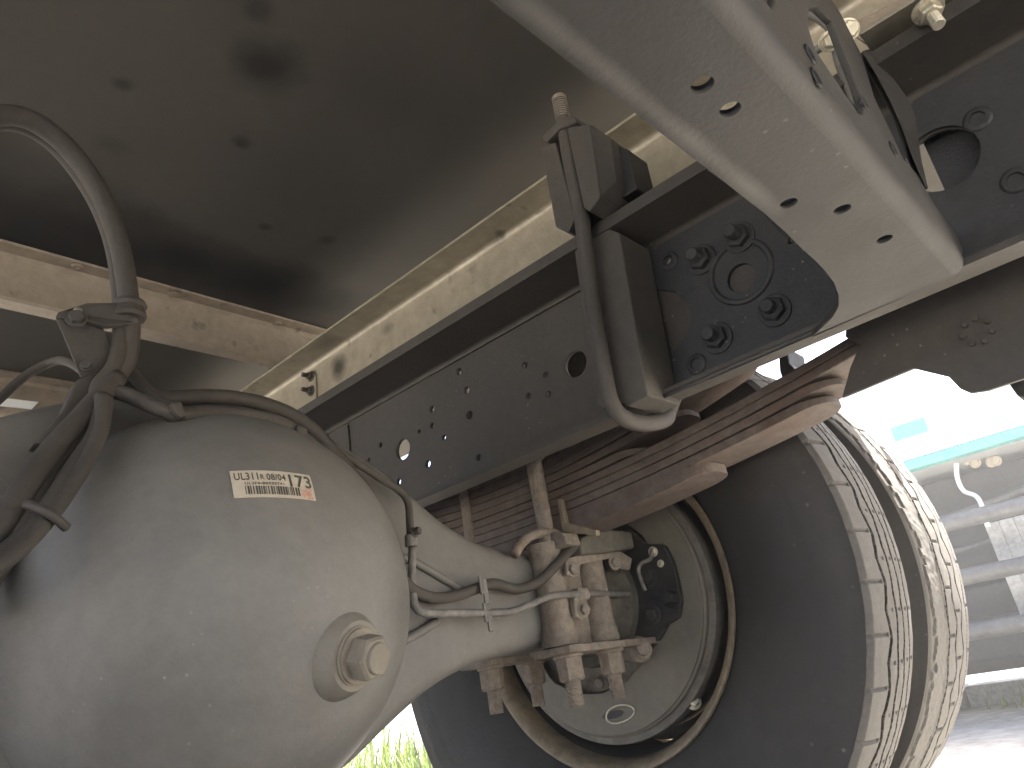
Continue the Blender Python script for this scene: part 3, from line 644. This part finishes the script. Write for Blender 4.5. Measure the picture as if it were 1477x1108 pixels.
# ================================================================== WHEELS
def tri_(x): x = x % 1.0; return abs(x*2-1)*2-1
def tyre(name, x0, x1, bx0, bx1, kind, parent, R=.412, rb_=.226, NT=880):
    """x0,x1 tread edges; bx0,bx1 bead positions"""
    pr = []; bulge = .026
    NS = 22
    for i in range(NS):          # inner sidewall, bead -> shoulder
        t = i/(NS-1); rr = rb_+(R-.012-rb_)*t
        xx = bx0+(x0-bx0)*t - bulge*math.sin(PI*t**.8)
        if .76 < t < .80 or .84 < t < .88: xx -= .0014
        if .10 < t < .14: xx -= .0015
        pr.append((xx, rr, 0, 0))
    NTd = 132
    for i in range(NTd+1):
        s_ = i/NTd; xx = x0+(x1-x0)*s_; c_ = (s_-.5)*2
        rr = R-.006*c_*c_-.006*max(0, abs(c_)-.92)/.08
        pr.append((xx, rr, 1, s_))
    for i in range(NS):
        t = 1-i/(NS-1); rr = rb_+(R-.012-rb_)*t
        xx = bx1+(x1-bx1)*t + bulge*math.sin(PI*t**.8); pr.append((xx, rr, 0, 0))
    K = len(pr); vs = []; depth = {}
    if kind == 'rib': G = [(.30, .030, .014, 44, 0), (.47, .014, .009, 44, .3), (.63, .016, .008, 44, .1), (.80, .016, .008, 44, .5)]
    else: G = [(.30, .012, .006, 40, 0), (.48, .034, .005, 40, .25), (.67, .040, .005, 40, .6), (.85, .020, .003, 40, .2)]
    rn = random.Random(5 if kind == 'rib' else 9); jag = [rn.uniform(-1, 1) for _ in range(NT)]
    wv = (x1-x0)
    for i in range(NT):
        th_ = i/NT; ca, sa = math.cos(2*PI*th_), math.sin(2*PI*th_)
        for j, (xx, rr, tr, s_) in enumerate(pr):
            dp = 0
            if tr:
                for (g, am, wd, N_, ph) in G:
                    c_ = g+am*tri_(th_*N_+ph); d_ = abs(s_-c_)
                    if d_ < wd+.008: dp = max(dp, .009*min(1, (wd+.008-d_)/.008))
                if kind == 'rib':
                    f_ = (th_*44+.05) % 1.0
                    if s_ < .28 and min(f_, 1-f_) < .018: dp = max(dp, .0038)
                    f2 = (th_*44+.5) % 1.0
                    for g in (.385, .55, .715, .88):
                        if abs(s_-g) < .03 and min(f2, 1-f2) < .02: dp = max(dp, .0025)
                else:
                    f_ = (th_*40+.1) % 1.0
                    for lo, hi, ph in ((.29, .44, 0), (.50, .63, .5), (.70, .83, .2), (.86, 1.0, .6)):
                        f_ = (th_*40+ph) % 1.0
                        if lo < s_ < hi and min(f_, 1-f_) < .016: dp = max(dp, .0044)
                    if s_ < .07+.028*jag[(i//4*4) % NT]+.02*noise.noise(Vector((i*.03, 0, 5))): dp = max(dp, .0045)
                    if s_ < .27: dp = max(dp, .0012*(1+noise.noise(Vector((xx*90, ca*70, sa*70)))))
            r2 = rr-dp; depth[(i, j)] = dp
            if tr and dp < .002: r2 += .0006*noise.noise(Vector((xx*60, ca*25, sa*25)))
            vs.append((xx, AY+r2*ca, BC[1]+r2*sa))
    fs = []; mi = []
    for i in range(NT):
        i2 = (i+1) % NT
        for j in range(K-1):
            fs.append((i*K+j, i2*K+j, i2*K+j+1, i*K+j+1))
            t_ = pr[j][2] and pr[j+1][2]
            if not t_: mi.append(0)
            else:
                dm = max(depth[(i, j)], depth[(i2, j)], depth[(i, j+1)], depth[(i2, j+1)])
                mi.append(2 if dm > (.0046 if kind != 'rib' else .0042) else 1)
    me = bpy.data.meshes.new(name); me.from_pydata([(a, b, c+H) for a, b, c in vs], [], fs)
    for x in (M['rubber'], M['tread'], M['groove']): me.materials.append(x)
    me.polygons.foreach_set('material_index', mi); me.update()
    return link(name, me, None, parent, smooth=45)
def rim(parent, xa, xb, xd):
    t = Thing.__new__(Thing)
    pr = [(xa+.004, .214), (xa-.001, .222), (xa-.002, .2275), (xa+.002, .2300), (xa+.006, .2275), (xa+.006, .2255), (xa+.0015, .2250), (xa+.004, .219), (xa+.012, .2165)]
    o = MB().spin((0, *BC), (1, 0, 0), [(xa+.012, .2225), (xa+.004, .2235), (xa+.0005, .228), (xa-.003, .231), (xa-.006, .2295), (xa-.005, .2255), (xa+.001, .2185), (xa+.012, .2145), (xa+.030, .212)], 128).build('rim_flange', M['rim'], parent, smooth=60)
    MB().spin((0, *BC), (1, 0, 0), [(xa+.030, .212), (xa+.05, .205), (xb-.03, .204), (xb-.01, .214), (xb, .228)], 96).build('rim_barrel', M['barrel'], parent, smooth=50)
    MB().spin((0, *BC), (1, 0, 0), [(xd, .204), (xd-.004, .17), (xd-.012, .13), (xd-.012, .10)], 64).build('wheel_disc', M['barrel'], parent, smooth=50)
w1 = Thing('truck_wheel', 'inner rear wheel with ribbed tyre and tan rim edge around the brake', 'wheel', (1.0, AY, -H), group='twin rear wheels')
tyre('tyre', .925, 1.078, .962, 1.05, 'rib', w1)
rim(w1, .957, 1.07, 1.10)
bolt(w1, P3(1000, 1013, .985), (-.6, -.5, .3), .008, .010, M['bright'])
w2_ = Thing('truck_wheel', 'outer rear wheel with jagged worn shoulder and Y-shaped tread grooves', 'wheel', (1.27, AY, -H), group='twin rear wheels')
tyre('tyre', 1.165, 1.362, 1.21, 1.33, 'block', w2_)
rim(w2_, 1.20, 1.34, 1.19)

# ================================================================== HOSES AND PIPES
def hose(name, label, pts, r_, material='hose', cat='hose', base=None, **k):
    V = [onY(a, b, c) for a, b, c in pts]; t = Thing(name, label, cat, V[len(V)//2])
    tube(V, r_, **k).build('tube', M[material], t, smooth='all'); return t, V
DY = lambda px, py, off=.006: on_dome(px, py, off).y
h1, V1 = hose('arched_hose', 'thick brown rubber hose arching up to the left edge above the axle', [(-60, 190, .60), (-10, 168, .60), (40, 172, .60), (92, 208, .60), (140, 272, .60), (170, 345, .60), (184, 420, .60), (187, 480, .605), (178, 525, .61), (150, 556, .615), (110, 590, .62)], .0088, lump=.02)
h1b, _ = hose('arched_hose', 'slimmer hose running along the inner side of the thick arched hose', [(-60, 205, .61), (-10, 180, .61), (40, 186, .61), (88, 222, .61), (130, 280, .61), (158, 345, .61), (171, 420, .61), (172, 490, .605), (162, 530, .60), (140, 560, .60), (148, 590, .60)], .0060, lump=.02)
mb = MB(); c0 = onY(186, 452, .60)
MB().spin(c0+Vector((0, 0, -.006)), (0.02, 0, 1), [(0, .0085), (0, .0125), (.003, .014), (.010, .0125), (.013, .014), (.0165, .0125), (.0165, .0085)], 24).build('clip_ring', M['hose'], h1, smooth=35)
hbk = Thing('hose_bracket', 'folded steel bracket holding the arched hose above the axle', 'bracket', onY(130, 540, .62))
q = lambda px, py, Y=.605: onY(px, py, Y)
MB().prism([q(80, 458), q(112, 446), q(148, 470), q(166, 515), q(150, 534), q(116, 545), q(98, 500)], (.002, .004, 0)).build('folded_plate', M['clamp'], hbk, bevel=.0008)
MB().prism([q(80, 457, .603), q(84, 450, .603), q(125, 437, .595), q(170, 436, .595), q(196, 436, .595), q(200, 466, .595), q(152, 470, .595), q(120, 462, .598)], (.002, .006, 0)).build('upper_arm', M['clamp'], hbk, bevel=.0008)
MB().prism([q(110, 548), q(150, 530), q(168, 520), q(176, 536), q(120, 590), q(64, 640), q(48, 640), q(92, 590)], (.002, .02, 0)).build('lower_arm', M['clamp'], hbk, bevel=.002)
bolt(hbk, q(110, 460, .600), (-.4, -1, .1), .006, .006, M['clamp']); bolt(hbk, q(112, 452, .60), (-.2, -.7, .6), .0035, .004, M['bright'], wash=0)
bolt(hbk, q(124, 528, .603), (-.4, -1, .1), .004, .004, M['clamp'], wash=1.2)
# bundle running down the left of the cover
hose('brake_hose', 'outermost dusty hose of the bundle going down the left side', [(168, 545, .60), (120, 600, .58), (75, 650, .56), (35, 705, .54), (0, 755, .53), (-50, 830, .52)], .0085, lump=.02)
hose('brake_hose', 'middle hose of the bundle left of the round cover, clipped at its lower end', [(150, 575, .58), (140, 625, .565), (110, 672, .545), (80, 720, .53), (45, 768, .52), (0, 808, .51), (-50, 850, .50)], .0072, lump=.02)
hl, _ = hose('brake_hose', 'slim hose hugging the left edge of the round cover', [(146, 572, .575), (148, 610, .56), (128, 660, .54), (100, 705, .53), (72, 744, .52), (30, 790, .51), (-30, 835, .50)], .0055, lump=.02)
c0 = onY(66, 746, .515); tube([c0+Vector((-.012, 0, .008)), c0+Vector((0, -.007, 0)), c0+Vector((.012, 0, -.006))], .003).build('cable_tie', M['hose'], hl, smooth='all')
hose('brake_hose', 'wide flattened sleeve beside the bundle at the far left', [(135, 590, .64), (80, 650, .62), (40, 720, .61), (5, 790, .60), (-60, 880, .58)], .012, lump=.06)
hose('wiring_loom', 'thin cable looping away behind the hose bracket to the left', [(-40, 610, .8), (0, 575, .8), (40, 540, .8), (85, 520, .78), (120, 535, .7), (140, 560, .66)], .0045)
# bundle along the top of the cover
K1, _ = hose('brake_hose', 'main dusty hose draped over the round cover edge and along the axle',
    [(150, 560, .60), (190, 572, .585), (225, 588, .57), (262, 598, .565), (310, 596, .575), (360, 600, .58), (405, 610, .585), (448, 640, .59), (488, 684, .60), (522, 732, .60), (548, 778, .595), (568, 818, .60), (592, 848, .615), (622, 862, .622), (655, 860, .622), (690, 848, .622), (712, 842, .622), (745, 850, .622), (775, 840, .618), (800, 818, .605), (818, 798, .60), (838, 780, .598)], .0062, lump=.02)
hose('brake_hose', 'second hose just behind the main one over the cover top',
    [(150, 548, .64), (190, 563, .63), (240, 574, .62), (300, 572, .62), (350, 576, .62), (402, 590, .615), (446, 616, .61), (486, 658, .605), (524, 706, .60), (552, 752, .60), (570, 796, .605), (578, 830, .615)], .0072, lump=.02)
hose('brake_hose', 'short hose dropping from the hose bracket to the clip on the cover', [(172, 515, .63), (195, 545, .62), (222, 574, .60), (248, 590, .585)], .0055, lump=.02)
hose('brake_pipe', 'thin bent pipe standing off the axle between cover and leaf spring',
    [(420, 612, .62), (462, 636, .62), (505, 662, .62), (548, 690, .62), (576, 708, .62), (588, 724, .62), (591, 750, .62), (592, 776, .62)], .0042, 'hose', 'pipe')
hose('brake_pipe', 'narrow pipe dropping to the lower brake line beside the cover',
    [(595, 790, .618), (594, 830, .616), (596, 862, .616), (600, 876, .615), (614, 884, .615), (660, 885, .615), (705, 884, .615), (738, 882, .612), (765, 872, .608), (795, 860, .605), (838, 857, .60), (870, 856, .61), (900, 857.5, .618), (930, 860, .624), (966, 861, .632)], .0044, 'pipe', 'pipe')
hose('axle_rib', 'raised rib running down the axle taper behind the brake hoses', [(572, 800, .637), (600, 812, .637), (640, 835, .637), (665, 850, .637)], .0045, 'housing', 'rib')
hose('lower_axle_rib', 'slanting raised rib on the lower taper of the axle housing', [(570, 930, .637), (600, 915, .637), (630, 897, .637)], .0050, 'housing', 'rib')
cp = Thing('pipe_clip', 'small clip and bolt at the bend of the thin pipe near the cover', 'clip', onY(594, 782, .61))
MB().spin(onY(592, 772, .617), (0, .05, -1), [(0, .0045), (0, .0065), (.012, .0065), (.012, .0045)], 16).build('sleeve', M['pipe'], cp, smooth=40)
bolt(cp, onY(597, 768, .612), (.3, -1, .1), .0045, .008, M['clamp'])
for nm, px, py in (('upper', 700, 845), ('lower', 706, 884)):
    t = Thing('pipe_clip', 'bent sheet clip gripping the %s hose on the axle tube' % nm, 'clip', onY(px, py, .615), group='clips on the axle tube')
    mb = MB(); a = onY(px, py, .612)
    mb.box(a.x-.0035, a.x+.0035, a.y, a.y+.0025, a.z-.020, a.z+.008); mb.box(a.x-.0085, a.x-.0045, a.y-.001, a.y+.0015, a.z-.010, a.z+.011)
    mb.build('clip_strip', M['pipe'], t, bevel=.0008)
t = Thing('pipe_clip', 'rounded clip with a hex bolt holding the brake line on the casting', 'clip', onY(838, 868, .60))
MB().box(*(lambda a: (a.x-.012, a.x+.012, a.y-.004, a.y+.010, a.z-.007, a.z+.008))(onY(840, 857, .60))).build('wrap', M['cast'], t, bevel=.003)
MB().prism([onY(a_, b_, .599) for a_, b_ in ((828, 862), (846, 862), (850, 880), (846, 891), (838, 894), (830, 888))], (0, .004, 0)).build('tab', M['cast'], t, bevel=.001)
bolt(t, onY(841, 880, .598), (-.2, -1, 0), .0072, .007, M['cast'])
t = Thing('hose_clip', 'rubber wrapped clip over the hoses at the top of the round cover', 'clip', onY(258, 590, .56))
MB().prism([onY(a_, b_, .555) for a_, b_ in ((246, 580), (262, 576), (272, 598), (262, 604), (250, 592))], (0, .02, 0)).build('wrap', M['hose'], t, bevel=.003)
t = Thing('hose_clip', 'dark tape band round the hoses at the upper right of the cover', 'clip', onY(438, 622, .58))
MB().prism([onY(a_, b_, .575) for a_, b_ in ((430, 610), (446, 618), (442, 636), (428, 628))], (0, .03, 0)).build('wrap', M['hose'], t, bevel=.003)
t = Thing('pipe_union', 'brass ended union where the brake line enters the brake', 'fitting', onY(955, 861, .63))
MB().rod(onY(922, 859.4, .6224), onY(934, 860.3, .6252), .0052, .0052, 8).build('sleeve', M['bright'], t, bevel=.0005)
MB().rod(onX(960, 861, .93), onX(972, 862, .95), .010, .010, 6).build('union_nut', M['dark'], t, bevel=.001)
MB().spin(onX(968, 862, .945), (1, .3, 0), [(0, 0), (0, .010), (.004, .014), (.012, .014)], 20).build('union_body', M['dark'], t, smooth=True)

# ================================================================== NEIGHBOURING TRUCK
XN = 2.95
nb = Thing('neighbour_truck', 'white flatbed lorry parked alongside with grey side guard tubes', 'lorry', (3.3, .6, -H))
zp0, zp1 = .533, .715
MB().box(XN, XN+.05, -2.0, 3.2, zp0+.035, zp1).build('side_board', M['white'], nb, bevel=.004)
MB().box(XN-.012, XN+.05, -2.0, 3.2, zp0, zp0+.032).build('sill_rail', M['teal'], nb, bevel=.003)
MB().box(XN+.052, XN+2.2, -2.0, 3.2, zp0+.02, zp0+.06).build('load_floor', M['white'], nb)
MB().box(XN+.50, XN+.56, -2.0, 3.2, .20, zp0+.018).build('chassis_rail', M['ndark'], nb)
MB().box(XN+.30, XN+.34, -2.0, 3.1, -.16, zp0-.02).build('inner_skirt', M['ndark'], nb)
a, b = onX(1290, 636, XN-.02), onX(1335, 612, XN-.02)
MB().box(XN-.016, XN-.001, min(a.y, b.y), max(a.y, b.y), a.z-.002, a.z+.05).build('marker_plate', M['teal'], nb, bevel=.003)
for px, py, rr in ((1361, 757, .026), (1393, 832, .026), (1405, 911, .026)):
    z = onX(px, py, XN-.03).z
    MB().rod((XN-.03, -2.0, z), (XN-.03, 1.55, z), rr, rr, 20).build('guard_tube', M['guard'], nb, smooth=40)
for y in (-.35, 1.35): MB().box(XN-.002, XN+.03, y-.03, y+.03, -.04, zp0-.002).build('guard_post', M['guard'], nb, bevel=.003)
mb = MB(); bp_ = onX(1434, 800, XN+.12)
for i in range(5): mb.box(XN+.12, XN+.15+.012*(i % 2), bp_.y-.05-i*.045, bp_.y-.005-i*.045, -.07, .31)
mb.build('ribbed_panel', M['box'], nb, bevel=.003)
MB().box(XN+.2, XN+.29, .2, .9, -.12, .12).build('battery_box', M['ndark'], nb, bevel=.01)
tube([onX(1379, 668, XN+.1), onX(1381, 690, XN+.1), onX(1390, 708, XN+.1), onX(1408, 716, XN+.1), onX(1417, 732, XN+.1), onX(1425, 760, XN+.1)], .008).build('cable', M['white'], nb, smooth='all')
rc = random.Random(11)
for i in range(9):
    y0 = -1.2+i*.27; z0 = rc.uniform(-.05, .3); MB().box(XN+.22, XN+.28, y0, y0+rc.uniform(.05, .16), z0, z0+rc.uniform(.04, .16)).build('bracket', M['ndark'], nb, bevel=.008)
for z_, r_ in ((.42, .012), (.30, .009), (.05, .014)): tube([(XN+.2, -1.5, z_), (XN+.2, -.6, z_-.03), (XN+.19, .1, z_+.01), (XN+.2, .7, z_-.05), (XN+.2, 1.5, z_)], r_).build('pipe', M['guard'], nb, smooth='all')
for px, py in ((1395, 664), (1407, 668), (1430, 667), (1437, 665)): bolt(nb, onX(px, py, XN+.29), (-1, 0, 0), .014, .012, M['bright'])
c = (XN+.36, .12, -H+.40)
wn = MB().spin(c, (1, 0, 0), [(0, .22), (-.02, .28), (-.015, .37), (.01, .40), (.18, .40), (.2, .37), (.2, .22)], 48).build('wheel', M['rubber'], nb, smooth=50)
link('rim', mesh(*(lambda m_: (m_.v, m_.f))(MB().spin(c, (1, 0, 0), [(0, .22), (.05, .2), (.06, .05), (.06, 0)], 40))), M['box'], wn, smooth=50)
ol_ = Thing('side_marker', 'small orange side marker lamp seen through the gap over the spring', 'lamp', onX(1298, 465, 1.38))
MB().prism([onX(1282, 468, 1.38), onX(1290, 463, 1.38), onX(1312, 456, 1.38), onX(1316, 461, 1.38), onX(1300, 470, 1.38)], (.02, 0, 0)).build('lens', M['orange'], ol_, bevel=.003)

# ================================================================== GRASS
gm = mat('sunlit_grass', (.11, .18, .02), (.19, .25, .03), .5, .6, scale=8, fine=30, bump=.1)
def grass(name, label, patches, seed):
    rg = random.Random(seed); vs = []; fs = []
    for (cx, cy, rx, ry, n, h0, h1) in patches:
        for _ in range(n):
            a = rg.uniform(0, 2*PI); q_ = math.sqrt(rg.random()); x = cx+rx*q_*math.cos(a); y = cy+ry*q_*math.sin(a)
            h = rg.uniform(h0, h1); b = rg.uniform(0, 2*PI); lean = rg.uniform(.1, .6)*h; wd = rg.uniform(.0025, .0055)
            dx, dy = math.cos(b), math.sin(b); px, py = -dy*wd, dx*wd; k = len(vs)
            for t in (0, .4, .75): vs += [(x+dx*lean*t*t-px*(1-t*.5), y+dy*lean*t*t-py*(1-t*.5), -H+h*t), (x+dx*lean*t*t+px*(1-t*.5), y+dy*lean*t*t+py*(1-t*.5), -H+h*t)]
            vs.append((x+dx*lean, y+dy*lean, -H+h*(1-.15*lean/h)))
            fs += [(k, k+1, k+3, k+2), (k+2, k+3, k+5, k+4), (k+4, k+5, k+6)]
    o = link(name, mesh(vs, fs), gm); tag(o, label, 'grass', kind='stuff'); return o
grass('verge_grass', 'bright green sunlit grass tufts in the gap beyond the axle', [(2.35, 2.85, .5, .5, 420, .2, .38), (3.0, 4.3, .8, .8, 350, .08, .24)], 4)
grass('roadside_grass', 'sparse green tufts on the ground by the kerb and road edge', [(3.45, .35, .2, .5, 160, .03, .09), (3.3, -.4, .3, .6, 150, .03, .09), (10.5, 2, 1.0, 8, 900, .04, .12)], 8)

# even haze box added round everything, stands in for veiling lens glare
hz = bpy.data.materials.new('veil_haze'); hz.use_nodes = True; hn = hz.node_tree.nodes; hn.clear()
hv = hn.new('ShaderNodeVolumePrincipled'); hv.inputs['Density'].default_value = .028; hv.inputs['Color'].default_value = (.92, .93, .94, 1); hv.inputs['Anisotropy'].default_value = .55
hq = hn.new('ShaderNodeOutputMaterial'); hz.node_tree.links.new(hv.outputs[0], hq.inputs['Volume'])
hb2 = MB().box(-402, 502, -402, 502, -1.35, .80).build('added_glare_haze', hz)
tag(hb2, 'thin pale haze added around the lorry in place of milky lens glare', None, kind='stuff')
